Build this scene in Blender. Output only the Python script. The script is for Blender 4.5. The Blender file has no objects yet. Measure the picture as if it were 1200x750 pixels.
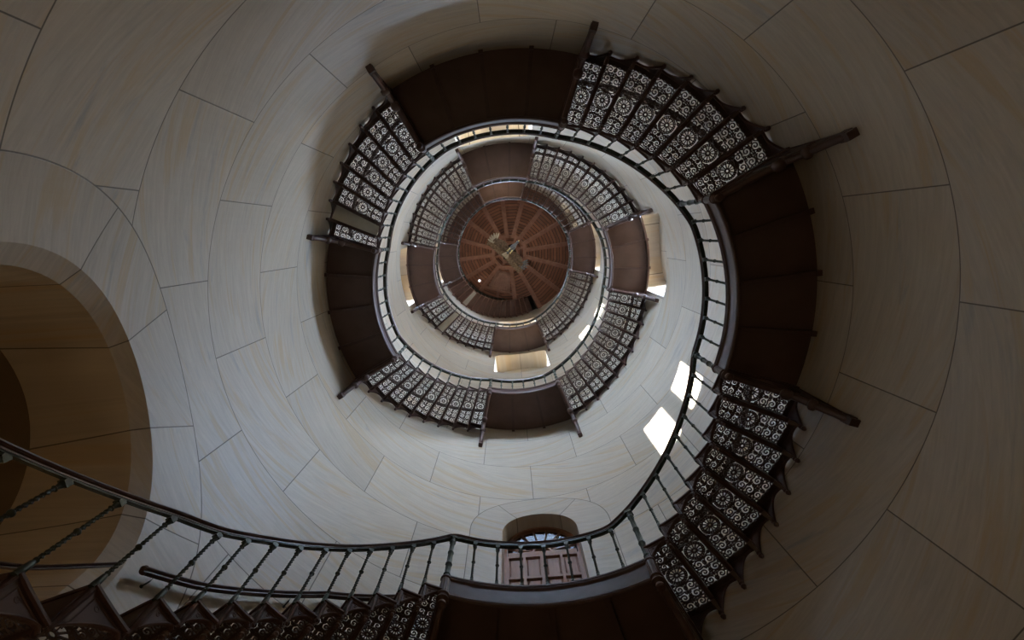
import bpy, math, random
import numpy as np
from mathutils import Vector, Matrix
random.seed(4)
D2 = math.pi/180
S = bpy.context.scene
COL = S.collection

# ------------------------------------------------------------------ camera
CW = [[0.995858, 0.0, 0.09092], [0.020074, 0.975322, -0.219874], [-0.088677, 0.220789, 0.971282]]
cd = bpy.data.cameras.new('camera'); cam = bpy.data.objects.new('camera', cd); COL.objects.link(cam)
rx, dn, fw = [Vector(r) for r in CW]
mw = Matrix(((rx.x, -dn.x, -fw.x, -0.0632), (rx.y, -dn.y, -fw.y, -0.9135), (rx.z, -dn.z, -fw.z, 0.0), (0, 0, 0, 1)))
cam.matrix_world = mw
cd.sensor_width = 36; cd.lens = 18.797
cd.shift_x = 0.05262; cd.shift_y = 0.03431
cd.clip_start = 0.05; cd.clip_end = 200
S.camera = cam

# ------------------------------------------------------------------ light
S.view_settings.view_transform = 'Standard'; S.view_settings.look = 'None'
S.view_settings.gamma = 1; S.view_settings.use_curve_mapping = False
S.view_settings.exposure = 0.0
SKY = (0.585, 0.745, 1.0); GROUND = (0.070, 0.060, 0.042); SKY_STR = 145.0
w = bpy.data.worlds.new('sky'); S.world = w; w.use_nodes = True
bg = w.node_tree.nodes['Background']; bg.inputs[1].default_value = SKY_STR
_g = w.node_tree.nodes.new('ShaderNodeTexCoord'); _x = w.node_tree.nodes.new('ShaderNodeSeparateXYZ'); _r = w.node_tree.nodes.new('ShaderNodeValToRGB')
w.node_tree.links.new(_g.outputs['Generated'], _x.inputs[0]); w.node_tree.links.new(_x.outputs['Z'], _r.inputs[0]); w.node_tree.links.new(_r.outputs[0], bg.inputs[0])
_e = _r.color_ramp.elements                                        # dim wooded ground below the horizon, bright sky above
_e[0].position = 0.0; _e[0].color = (*GROUND, 1); _e[1].position = 0.04; _e[1].color = (*SKY, 1)
sd = bpy.data.lights.new('sun', 'SUN'); sun = bpy.data.objects.new('sun', sd); COL.objects.link(sun)
sd.energy = 90; sd.angle = 0.009; sd.color = (1.0, 0.96, 0.9)
sdir = Vector((math.cos(60.3*D2), math.sin(60.3*D2), -0.713))
sun.rotation_euler = sdir.to_track_quat('-Z', 'Y').to_euler(); sun.location = (-8, -14, 30)

def lamp(name, loc, power, color, radius):
    l = bpy.data.lights.new(name, 'POINT'); l.energy = power; l.color = color; l.shadow_soft_size = radius
    o = bpy.data.objects.new(name, l); o.location = loc; COL.objects.link(o); return o
FILL_POWER = 27
lamp('low_fill_light', (-1.5, -0.6, -1.0), FILL_POWER, (1.0, 0.74, 0.44), 0.12)  # unseen warm fill light, added to brighten the lower walls
lamp('passage_fill_light', (-3.75, 0.55, 1.3), 7.5, (1.0, 0.66, 0.30), 0.08)  # added fill light out of view, warms the inside of the arched passage

# ------------------------------------------------------------------ dimensions
R = 3.276          # wall
r = 2.392          # well (strings, balusters)
RO = 3.24          # outer string of the flights
RISE = 0.18
A = [[104.28, 57.35], [13.89, -32.05], [-75.18, -121.31], [-164.53, -211.54], [-260.59, -295.93],
     [-351.04, -385.5], [-439.66, -474.96], [-528.47, -565.58], [-619.3, -655.49], [-709.26, -744.44],
     [-799.45, -836.77], [-889.69, -925.38]]
H = [4.505, 6.125, 7.745, 9.365, 11.165, 13.145, 15.125, 17.105, 19.085, 21.065, 23.045, 25.025]
NT = [8, 8, 8, 9, 10, 10, 10, 10, 10, 10, 10, 17]
RAIL = 0.705
CEIL = 28.0
FLOOR = -1.75

# ------------------------------------------------------------------ materials
class NT_:
    def __init__(s, name):
        s.m = bpy.data.materials.new(name); s.m.use_nodes = True
        s.t = s.m.node_tree; s.n = s.t.nodes; s.l = s.t.links
        s.b = s.n['Principled BSDF']
    def node(s, typ, **kw):
        n = s.n.new(typ)
        for k, v in kw.items(): setattr(n, k, v)
        return n
    def put(s, sock, v):
        if hasattr(v, 'is_output') or isinstance(v, bpy.types.NodeSocket): s.l.new(v, sock)
        elif v is not None: sock.default_value = v
    def math(s, op, a, b=None, c=None):
        n = s.node('ShaderNodeMath', operation=op)
        s.put(n.inputs[0], a)
        if b is not None: s.put(n.inputs[1], b)
        if c is not None: s.put(n.inputs[2], c)
        return n.outputs[0]
    def mix(s, f, a, b, mode='MIX'):
        n = s.node('ShaderNodeMix', data_type='RGBA', blend_type=mode)
        s.put(n.inputs[0], f); s.put(n.inputs[6], a); s.put(n.inputs[7], b)
        return n.outputs[2]
    def ramp(s, f, stops):
        n = s.node('ShaderNodeValToRGB'); e = n.color_ramp.elements
        while len(e) < len(stops): e.new(0.5)
        for i, (p, c) in enumerate(stops):
            e[i].position = p; e[i].color = (*c, 1) if len(c) == 3 else c
        s.put(n.inputs[0], f); return n.outputs[0]
    def noise(s, vec, scale, detail=4, dist=0, rough=.5):
        n = s.node('ShaderNodeTexNoise'); s.put(n.inputs['Vector'], vec)
        n.inputs['Scale'].default_value = scale; n.inputs['Detail'].default_value = detail
        n.inputs['Distortion'].default_value = dist; n.inputs['Roughness'].default_value = rough
        return n.outputs[0]
    def vec(s, x, y, z):
        n = s.node('ShaderNodeCombineXYZ')
        for i, v in enumerate((x, y, z)): s.put(n.inputs[i], v)
        return n.outputs[0]
    def xyz(s):
        tc = s.node('ShaderNodeTexCoord'); sp = s.node('ShaderNodeSeparateXYZ')
        s.l.new(tc.outputs['Object'], sp.inputs[0]); s.obj = tc.outputs['Object']
        return sp.outputs
    def bump(s, h, strength, dist=.01):
        n = s.node('ShaderNodeBump'); s.put(n.inputs['Height'], h)
        n.inputs['Strength'].default_value = strength; n.inputs['Distance'].default_value = dist
        s.l.new(n.outputs[0], s.b.inputs['Normal'])
    def fin(s, col=None, rough=None, metal=None, spec=None):
        if col is not None: s.put(s.b.inputs['Base Color'], col)
        if rough is not None: s.put(s.b.inputs['Roughness'], rough)
        if metal is not None: s.put(s.b.inputs['Metallic'], metal)
        if spec is not None: s.b.inputs['Specular IOR Level'].default_value = spec
        return s.m

def simple(name, c1, c2, scale, rough, metal=0, bump=0.15, stretch=(1, 1, 1)):
    k = NT_(name); x, y, z = k.xyz()
    v = k.vec(k.math('MULTIPLY', x, stretch[0]), k.math('MULTIPLY', y, stretch[1]), k.math('MULTIPLY', z, stretch[2]))
    n = k.noise(v, scale, 5)
    col = k.ramp(n, [(0.3, c1), (0.72, c2)])
    if bump: k.bump(n, bump, .004)
    return k.fin(col, rough, metal)

DOOR_C = (81.7, 6.95, 0.535, 1.0, 37.0)       # azimuth, spring height, radius, surround radius, joint half spacing
ARCH_C = (173.5, 3.06, 1.22, 1.80, 19.0)
COURSE0, COURSE = 4.235, 1.245

def marble():
    k = NT_('marble_ashlar'); x, y, z = k.xyz()
    th = k.math('MULTIPLY', k.math('ARCTAN2', y, x), 1/D2)
    cz = k.math('DIVIDE', k.math('SUBTRACT', z, COURSE0-20*COURSE), COURSE)
    ci = k.math('FLOOR', cz); fz = k.math('FRACT', cz)
    dz = k.math('MULTIPLY', k.math('MINIMUM', fz, k.math('SUBTRACT', 1.0, fz)), COURSE)
    par = k.math('MODULO', ci, 2.0)
    off = k.math('ADD', k.math('MULTIPLY', par, 15.0), 7.5-720)
    ct = k.math('DIVIDE', k.math('SUBTRACT', th, off), 30.0)
    bi = k.math('MODULO', k.math('ADD', k.math('FLOOR', ct), 240.0), 12.0); ft = k.math('FRACT', ct)
    dt = k.math('MULTIPLY', k.math('MINIMUM', ft, k.math('SUBTRACT', 1.0, ft)), 30*D2*R)
    d = k.math('MINIMUM', dz, dt)
    u = k.math('MULTIPLY', ft, 30*D2*R)
    bid = k.math('ADD', k.math('MULTIPLY', ci, 17.3), k.math('MULTIPLY', bi, 5.7))
    for (az, sp, ri, ro, hs) in (DOOR_C, ARCH_C):
        da = k.math('SUBTRACT', th, az)
        da = k.math('WRAP', da, 180.0, -180.0)
        s_ = k.math('MULTIPLY', da, D2*R); q = k.math('SUBTRACT', z, sp)
        qp = k.math('MAXIMUM', q, 0.0)
        rad = k.math('SQRT', k.math('ADD', k.math('MULTIPLY', s_, s_), k.math('MULTIPLY', qp, qp)))
        zlo = k.math('GREATER_THAN', z, 1.74 if az > 100 else 4.4)
        zhi = k.math('LESS_THAN', z, sp+ro+0.6)
        inside = k.math('MULTIPLY', k.math('MULTIPLY', k.math('LESS_THAN', rad, ro), zlo), zhi)
        ang = k.math('MULTIPLY', k.math('ARCTAN2', s_, qp), 1/D2)
        ca = k.math('DIVIDE', k.math('ADD', ang, hs*21), 2*hs)
        fa = k.math('FRACT', ca)
        dj = k.math('MULTIPLY', k.math('MULTIPLY', k.math('MINIMUM', fa, k.math('SUBTRACT', 1.0, fa)), 2*hs*D2), rad)
        above = k.math('GREATER_THAN', q, 0.0)
        dj = k.math('ADD', k.math('MULTIPLY', dj, above), k.math('MULTIPLY', dz, k.math('SUBTRACT', 1.0, above)))
        ring = k.math('MULTIPLY', k.math('ABSOLUTE', k.math('SUBTRACT', rad, ro)), 1.0)
        # keep ordinary joints outside, radial joints inside, and the curved joint between them
        d = k.math('ADD', k.math('MULTIPLY', dj, inside), k.math('MULTIPLY', d, k.math('SUBTRACT', 1.0, inside)))
        ringok = k.math('MULTIPLY', zlo, zhi)
        ring = k.math('ADD', ring, k.math('MULTIPLY', k.math('SUBTRACT', 1.0, ringok), 5.0))
        d = k.math('MINIMUM', d, ring)
        u = k.math('ADD', k.math('MULTIPLY', s_, inside), k.math('MULTIPLY', u, k.math('SUBTRACT', 1.0, inside)))
        bid2 = k.math('ADD', k.math('FLOOR', ca), 31.7)
        bid = k.math('ADD', k.math('MULTIPLY', bid2, inside), k.math('MULTIPLY', bid, k.math('SUBTRACT', 1.0, inside)))
    h1 = k.math('MULTIPLY', bid, 3.17)
    tilt = k.math('MULTIPLY', k.math('SINE', k.math('MULTIPLY', bid, 2.3)), 0.35)
    zz = k.math('ADD', z, k.math('MULTIPLY', u, tilt))
    v = k.vec(k.math('MULTIPLY', u, 0.55), k.math('MULTIPLY', zz, 2.2), h1)
    n1 = k.noise(v, 1.2, 6, 1.2, .6)
    v2 = k.vec(k.math('MULTIPLY', u, 0.35), k.math('MULTIPLY', zz, 3.4), k.math('ADD', h1, 9.0))
    n2 = k.noise(v2, 1.0, 5, 1.8, .55)
    v3 = k.vec(k.math('MULTIPLY', u, 1.0), k.math('MULTIPLY', zz, 9.0), h1)
    n3 = k.noise(v3, 2.2, 6, .8, .65)
    base = k.ramp(n3, [(0.25, (0.455, 0.396, 0.318)), (0.75, (0.600, 0.528, 0.432))])
    ochre = k.ramp(n2, [(0.53, (0, 0, 0)), (0.65, (1, 1, 1)), (0.80, (.3, .3, .3))])
    base = k.mix(k.math('MULTIPLY', ochre, 0.60), base, (0.52, 0.37, 0.19, 1))
    blue = k.ramp(n1, [(0.26, (1, 1, 1)), (0.40, (0, 0, 0))])
    base = k.mix(k.math('MULTIPLY', blue, 0.6), base, (0.25, 0.275, 0.30, 1))
    wn = k.node('ShaderNodeTexWhiteNoise', noise_dimensions='1D'); k.put(wn.inputs['W'], bid)
    val = k.math('ADD', k.math('MULTIPLY', wn.outputs[0], 0.16), 0.92)
    base = k.mix(1.0, base, k.vec(val, val, val), 'MULTIPLY')
    line = k.node('ShaderNodeMapRange', interpolation_type='SMOOTHSTEP')
    k.put(line.inputs[0], d); line.inputs[1].default_value = 0.0025; line.inputs[2].default_value = 0.0075
    line.inputs[3].default_value = 1; line.inputs[4].default_value = 0
    col = k.mix(k.math('MULTIPLY', line.outputs[0], .82), base, (0.055, 0.045, 0.035, 1))
    k.bump(k.math('SUBTRACT', k.math('MULTIPLY', n3, .3), line.outputs[0]), .35, .004)
    return k.fin(col, 0.42, 0, .4)

M = {}
M['marble'] = marble()
M['iron'] = simple('brown_painted_cast_iron', (0.062, 0.031, 0.024), (0.095, 0.050, 0.040), 9, .44, .0, .2)
M['grille'] = simple('pierced_cast_iron', (0.045, 0.026, 0.021), (0.075, 0.044, 0.036), 14, .45, 0, .2)
M['plate'] = simple('brown_painted_plate', (0.085, 0.046, 0.033), (0.118, 0.066, 0.050), 3.5, .55, 0, .1)
M['bronze'] = simple('green_patinated_iron', (0.024, 0.030, 0.020), (0.060, 0.072, 0.050), 30, .38, .35, .3)
M['railwood'] = simple('dark_varnished_wood', (0.035, 0.017, 0.012), (0.085, 0.038, 0.024), 6, .28, 0, .1, (1, 1, 4))
M['doorwood'] = simple('reddish_oak', (0.24, 0.115, 0.070), (0.36, 0.18, 0.115), 8, .5, 0, .25, (3, 3, .5))
M['framewood'] = simple('orange_brown_wood', (0.22, 0.095, 0.045), (0.33, 0.15, 0.075), 8, .45, 0, .2)
M['greytread'] = simple('plain_grey_tread_board', (0.58, 0.56, 0.48), (0.68, 0.66, 0.58), 5, .6, 0, .1)
M['feather'] = simple('brown_feathers', (0.07, 0.042, 0.024), (0.20, 0.13, 0.08), 16, .7, 0, .4, (1, 1, 1))
M['paleFeather'] = simple('pale_feathers', (0.28, 0.22, 0.15), (0.50, 0.44, 0.35), 16, .7, 0, .4)
M['greyFeather'] = simple('grey_feathers', (0.06, 0.058, 0.06), (0.20, 0.20, 0.22), 26, .65, 0, .4)
M['tawnyFeather'] = simple('tawny_feathers', (0.12, 0.075, 0.042), (0.27, 0.18, 0.11), 16, .7, 0, .4)
M['stairwood'] = simple('stained_stair_boards', (0.10, 0.048, 0.032), (0.15, 0.072, 0.05), 6, .5, 0, .1)
M['stairwood2'] = simple('stained_stair_timber', (0.20, 0.10, 0.068), (0.27, 0.14, 0.10), 6, .45, 0, .1)
M['beak'] = simple('horn', (0.5, 0.4, 0.15), (0.6, 0.5, 0.2), 5, .4, 0, 0)
M['plaster'] = simple('brown_plaster', (0.22, 0.15, 0.09), (0.28, 0.20, 0.12), 2, .8, 0, .1)
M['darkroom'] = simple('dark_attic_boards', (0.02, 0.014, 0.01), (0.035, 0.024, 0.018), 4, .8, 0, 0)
M['stonefloor'] = simple('stone_floor', (0.30, 0.25, 0.19), (0.42, 0.36, 0.28), 3, .6, 0, .1)

def board_ceiling():
    k = NT_('ceiling_boards'); x, y, z = k.xyz()
    th = k.math('MULTIPLY', k.math('ARCTAN2', y, x), 1/D2)
    f = k.math('MODULO', k.math('ADD', th, 720+14-22.5*40+900.0), 22.5)
    loc = k.math('MULTIPLY', k.math('SUBTRACT', f, 11.25), D2)
    rad = k.math('SQRT', k.math('ADD', k.math('MULTIPLY', x, x), k.math('MULTIPLY', y, y)))
    d = k.math('MULTIPLY', rad, k.math('COSINE', loc))
    b = k.math('DIVIDE', d, 0.15)
    fr = k.math('FRACT', b); bi = k.math('FLOOR', b)
    e = k.math('MINIMUM', fr, k.math('SUBTRACT', 1.0, fr))
    seg = k.math('FLOOR', k.math('DIVIDE', k.math('ADD', th, 720+14.0), 22.5))
    wn = k.node('ShaderNodeTexWhiteNoise', noise_dimensions='1D')
    k.put(wn.inputs['W'], k.math('ADD', k.math('MULTIPLY', bi, 3.3), k.math('MULTIPLY', seg, 7.1)))
    n = k.noise(k.obj, 6, 5, 1.0)
    c = k.ramp(wn.outputs[0], [(0, (0.180, 0.066, 0.032)), (1, (0.300, 0.118, 0.060))])
    c = k.mix(k.math('MULTIPLY', n, .5), c, (0.10, 0.035, 0.018, 1))
    line = k.math('LESS_THAN', e, 0.09)
    c = k.mix(k.math('MULTIPLY', line, .8), c, (0.02, 0.008, 0.005, 1))
    k.bump(k.math('SUBTRACT', 1.0, line), .5, .01)
    return k.fin(c, .5)
M['boards'] = board_ceiling()
M['beam'] = simple('brown_ceiling_beam', (0.20, 0.088, 0.055), (0.27, 0.125, 0.080), 6, .5, 0, .2)

def glass():
    m = bpy.data.materials.new('window_glass'); m.use_nodes = True; t = m.node_tree; n = t.nodes
    for q in list(n):
        if q.type != 'OUTPUT_MATERIAL': n.remove(q)
    o = n['Material Output']; a = n.new('ShaderNodeBsdfTransparent'); g = n.new('ShaderNodeBsdfGlossy'); mx = n.new('ShaderNodeMixShader')
    g.inputs['Roughness'].default_value = .05; mx.inputs[0].default_value = .06; a.inputs[0].default_value = (.93, .96, .97, 1)
    t.links.new(a.outputs[0], mx.inputs[1]); t.links.new(g.outputs[0], mx.inputs[2]); t.links.new(mx.outputs[0], o.inputs[0])
    return m
M['glass'] = glass()
def old_glass():
    m = bpy.data.materials.new('old_fanlight_glass'); m.use_nodes = True; t = m.node_tree; n = t.nodes
    for q in list(n):
        if q.type != 'OUTPUT_MATERIAL': n.remove(q)
    o = n['Material Output']; a = n.new('ShaderNodeBsdfTransparent'); g = n.new('ShaderNodeBsdfGlossy'); mx = n.new('ShaderNodeMixShader')
    g.inputs['Roughness'].default_value = .15; mx.inputs[0].default_value = .15
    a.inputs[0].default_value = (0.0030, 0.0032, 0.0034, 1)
    t.links.new(a.outputs[0], mx.inputs[1]); t.links.new(g.outputs[0], mx.inputs[2]); t.links.new(mx.outputs[0], o.inputs[0])
    return m
M['fanglass'] = old_glass()
def emit(name, c, s):
    k = NT_(name); k.b.inputs['Emission Color'].default_value = (*c, 1); k.b.inputs['Emission Strength'].default_value = s
    return k.fin((.8, .8, .8, 1), .4)
M['bulb'] = emit('frosted_lamp_globe', (0.9, 0.95, 1.0), 2.2)

# ------------------------------------------------------------------ mesh helpers
def P(rho, deg, z):
    return (rho*math.cos(deg*D2), rho*math.sin(deg*D2), z)

class MB:
    def __init__(s): s.v = []; s.f = []
    def add(s, verts, faces, mat=None):
        n = len(s.v)
        if mat is not None: verts = [tuple(mat @ Vector(q)) for q in verts]
        s.v += list(verts); s.f += [tuple(n+i for i in q) for q in faces]
        return s
    def loft(s, rings, cap=True, closed=True):
        n = len(s.v); m = len(rings[0])
        for q in rings: s.v += list(q)
        for i in range(len(rings)-1):
            for j in range(m if closed else m-1):
                a = n+i*m+j; b = n+i*m+(j+1) % m
                s.f.append((a, b, b+m, a+m))
        if cap:
            s.f.append(tuple(n+j for j in range(m))[::-1]); e = n+(len(rings)-1)*m
            s.f.append(tuple(e+j for j in range(m)))
        return s
    def arc(s, r0, r1, a0, a1, z0, z1, n=None):
        n = n or max(2, int(abs(a1-a0)/1.5))
        rings = []
        for i in range(n+1):
            a = a0+(a1-a0)*i/n
            za = z0 if not callable(z0) else z0(i/n); zb = z1 if not callable(z1) else z1(i/n)
            rings.append([P(r0, a, za), P(r1, a, za), P(r1, a, zb), P(r0, a, zb)])
        return s.loft(rings)
    def sweep(s, path, prof):
        """path: list of (rho, deg, z); prof: list of (dr, dz) closed"""
        return s.loft([[P(rho+a, th, z+b) for a, b in prof] for rho, th, z in path])
    def lathe(s, cx, cy, prof, n=12, wob=None):
        rings = []
        for rad, z in prof:
            q = []
            for j in range(n):
                t = 2*math.pi*j/n
                rr = rad*(wob(t, z) if wob else 1)
                q.append((cx+rr*math.cos(t), cy+rr*math.sin(t), z))
            rings.append(q)
        return s.loft(rings)
    def box(s, mat, x0, x1, y0, y1, z0, z1):
        v = [(x, y, z) for x in (x0, x1) for y in (y0, y1) for z in (z0, z1)]
        return s.add(v, [(0, 1, 3, 2), (4, 6, 7, 5), (0, 4, 5, 1), (2, 3, 7, 6), (0, 2, 6, 4), (1, 5, 7, 3)], mat)
    def plate(s, mat, pts, t0, t1, axis='y'):
        """polygon pts in x,z plane extruded t0..t1 along y"""
        m = len(pts)
        v = [(x, t0, z) for x, z in pts]+[(x, t1, z) for x, z in pts]
        f = [tuple(range(m)), tuple(range(2*m-1, m-1, -1))]+[(i, i+m, (i+1) % m+m, (i+1) % m) for i in range(m)]
        return s.add(v, f, mat)
    def tube(s, pts, rad, n=8):
        pts = [Vector(p) for p in pts]; rings = []
        for i, p in enumerate(pts):
            d = (pts[min(i+1, len(pts)-1)]-pts[max(i-1, 0)]).normalized()
            up = Vector((0, 0, 1)) if abs(d.z) < .9 else Vector((1, 0, 0))
            a = d.cross(up).normalized(); b = d.cross(a)
            rr = rad[i] if isinstance(rad, (list, tuple)) else rad
            rings.append([tuple(p+(a*math.cos(2*math.pi*j/n)+b*math.sin(2*math.pi*j/n))*rr) for j in range(n)])
        return s.loft(rings)
    def mesh(s, name, mat, smooth=False):
        me = bpy.data.meshes.new(name); me.from_pydata(s.v, [], s.f); me.validate()
        import bmesh
        bm = bmesh.new(); bm.from_mesh(me); bmesh.ops.recalc_face_normals(bm, faces=bm.faces); bm.to_mesh(me); bm.free()
        me.materials.append(mat)
        if smooth:
            me.polygons.foreach_set('use_smooth', [True]*len(me.polygons))
            try: me.set_sharp_from_angle(angle=math.radians(38))
            except Exception: pass
        return me

BASE = {}
def link(name, me, parent=None, loc=None, rotz=0):
    """me has world coordinates unless loc is given (loc = world place of its origin)"""
    o = bpy.data.objects.new(name, me); COL.objects.link(o)
    wl = Vector(loc) if loc is not None else Vector((0, 0, 0))
    if parent is not None:
        o.parent = parent; wl = wl-(Vector(BASE[parent.name]) if parent.name in BASE else Vector((0, 0, 0)))
    o.location = wl; o.rotation_euler = (0, 0, rotz); return o

def thing(name, label, cat, base, group=None):
    e = bpy.data.objects.new(name, None); COL.objects.link(e); e.location = base; e.empty_display_size = .2
    e['label'] = label; e['category'] = cat; BASE[e.name] = tuple(base)
    if group: e['group'] = group
    return e
def tag(o, label, cat, group=None):
    o['label'] = label; o['category'] = cat
    if group: o['group'] = group
def struct(name, me, parent=None):
    o = link(name, me)
    if parent is None: o['kind'] = 'structure'
    else: o.parent = parent
    return o

# ------------------------------------------------------------------ tower wall with openings
# azimuth, half width, sill, spring, rise, exponent, back distance
OPEN = [
    dict(k='door', az=81.7, hw=0.535, z0=4.505, sp=6.95, rise=0.535, e=2.0, D=R+0.34),
    dict(k='arch', az=173.5, hw=1.22, z0=0.2, sp=3.06, rise=1.22, e=2.0, D=R+1.04, inner=1.10),
    dict(k='win', az=82.0, hw=0.87, z0=16.10, sp=18.05, rise=0.62, e=2.6, D=R+0.62),
    dict(k='win', az=-98.0, hw=0.87, z0=12.02, sp=13.75, rise=0.55, e=2.6, D=R+0.62),
    dict(k='win', az=-98.0, hw=0.87, z0=20.85, sp=22.45, rise=0.45, e=2.6, D=R+0.62),
    dict(k='win', az=-8.5, hw=0.87, z0=11.68, sp=13.75, rise=0.55, e=2.6, D=R+0.62),
    dict(k='win', az=-8.5, hw=0.87, z0=19.95, sp=22.0, rise=0.55, e=2.6, D=R+0.62),
    dict(k='win', az=173.0, hw=0.87, z0=16.00, sp=18.05, rise=0.55, e=2.6, D=R+0.62),
    dict(k='win', az=173.0, hw=0.87, z0=23.95, sp=25.9, rise=0.55, e=2.6, D=R+0.62),
    dict(k='win', az=82.0, hw=0.87, z0=24.3, sp=25.6, rise=0.45, e=2.6, D=R+0.62),  # unseen window, added to bring more daylight to the ceiling
    dict(k='win', az=-30.0, hw=0.87, z0=24.9, sp=26.2, rise=0.45, e=2.6, D=R+0.62),  # another added window, for extra daylight under the ceiling
]
def ztop(o, s):
    t = min(1, abs(s)/o['hw']); return o['sp']+o['rise']*(1-t**o['e'])**(1/o['e'])

def build_wall():
    mb = MB(); z_lo, z_hi = FLOOR-.1, 28.6
    cuts = set(round(a*1.5, 4) for a in range(240))
    for o in OPEN:
        ha = math.asin(o['hw']/R)/D2; o['ha'] = ha
        for i in range(-24, 25):
            q = math.sin(i/24*math.pi/2)*o['hw']          # denser near the jambs
            cuts.add(round((o['az']+math.asin(q/R)/D2) % 360, 4))
    cuts = sorted(cuts)
    cuts = [c for i, c in enumerate(cuts) if i == 0 or c-cuts[i-1] > 1e-3]
    cuts.append(cuts[0]+360)
    def rel(a, o): return (a-o['az']+180) % 360-180
    for a, b in zip(cuts[:-1], cuts[1:]):
        mid = (a+b)/2; spans = []
        for o in OPEN:
            if abs(rel(mid, o)) < o['ha']:
                sa = R*math.sin(rel(a, o)*D2); sb = R*math.sin(rel(b, o)*D2)
                spans.append((o['z0'], ztop(o, sa), ztop(o, sb)))
        spans.sort(); lo = (z_lo, z_lo)
        for z0, ta, tb in spans+[(z_hi, None, None)]:
            n = len(mb.v)
            mb.v += [P(R, a, lo[0]), P(R, b, lo[1]), P(R, b, z0), P(R, a, z0)]
            mb.f.append((n, n+1, n+2, n+3)); lo = (ta, tb)
    # reveals
    for o in OPEN:
        c = o['az']*D2; n_ = Vector((math.cos(c), math.sin(c), 0)); t_ = Vector((-math.sin(c), math.cos(c), 0))
        out = [(-o['hw'], o['z0']), (-o['hw'], o['sp'])]
        inner_s = sorted(R*math.sin(rel(q_, o)*D2) for q_ in cuts[:-1] if abs(rel(q_, o)) < o['ha']-1e-3)   # the wall's own columns, so no edge gapes
        out += [(q_, ztop(o, q_)) for q_ in inner_s]
        out += [(o['hw'], o['sp']), (o['hw'], o['z0'])]
        out += [(o['hw']*(1-i/6), o['z0']) for i in range(1, 12)]
        front = [n_*math.sqrt(R*R-s*s)+t_*s+Vector((0, 0, z)) for s, z in out]
        rings = [[tuple(p) for p in front]]
        if 'inner' in o:
            sc = o['inner']/o['hw']
            mid = [(s*sc, o['sp']+(z-o['sp'])*sc if z > o['sp'] else z) for s, z in out]
            rings.append([tuple(n_*(math.sqrt(R*R-s*s)+.10)+t_*s+Vector((0, 0, z))) for s, z in mid])
            out = mid
        rings.append([tuple(n_*o['D']+t_*s+Vector((0, 0, z))) for s, z in out])
        mb.loft(rings, cap=False)
    me = mb.mesh('wall', M['marble'])
    # exterior shell blocking the light between the openings is the same solid masonry
    w_ = struct('wall_round', me)
    # outer face of the tower
    ob = MB()
    RX = R+1.3
    for a, b in zip(cuts[:-1], cuts[1:]):
        n = len(ob.v); mid = (a+b)/2; spans = []
        for o in OPEN:
            if o['k'] == 'arch': continue
            hx = math.asin(o['hw']*1.0/RX)/D2
            if abs(rel(mid, o)) < hx: spans.append((o['z0'], o['sp']+o['rise'] if o['k'] == 'win' else 11.8))  # door cut made extra tall so sky light reaches the fanlight
        spans.sort(); lo = z_lo
        for z0, z1 in spans+[(z_hi+4, None)]:
            n = len(ob.v)
            ob.v += [P(RX, a, lo), P(RX, b, lo), P(RX, b, z0), P(RX, a, z0)]
            ob.f.append((n, n+1, n+2, n+3)); lo = z1
    ow = struct('wall_outer', ob.mesh('wall_outer', M['plaster']))
    return w_
wall = build_wall()

# floor
mb = MB(); mb.add([P(R+1.3, a*6, FLOOR) for a in range(60)], [tuple(range(60))]); struct('floor', mb.mesh('floor', M['stonefloor']))

def frame_of(az):
    c = az*D2
    return Matrix(((-math.sin(c), math.cos(c), 0, 0), (math.cos(c), math.sin(c), 0, 0), (0, 0, 1, 0), (0, 0, 0, 1)))
    # local x = lateral (increasing azimuth), y = outward, z = up

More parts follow.
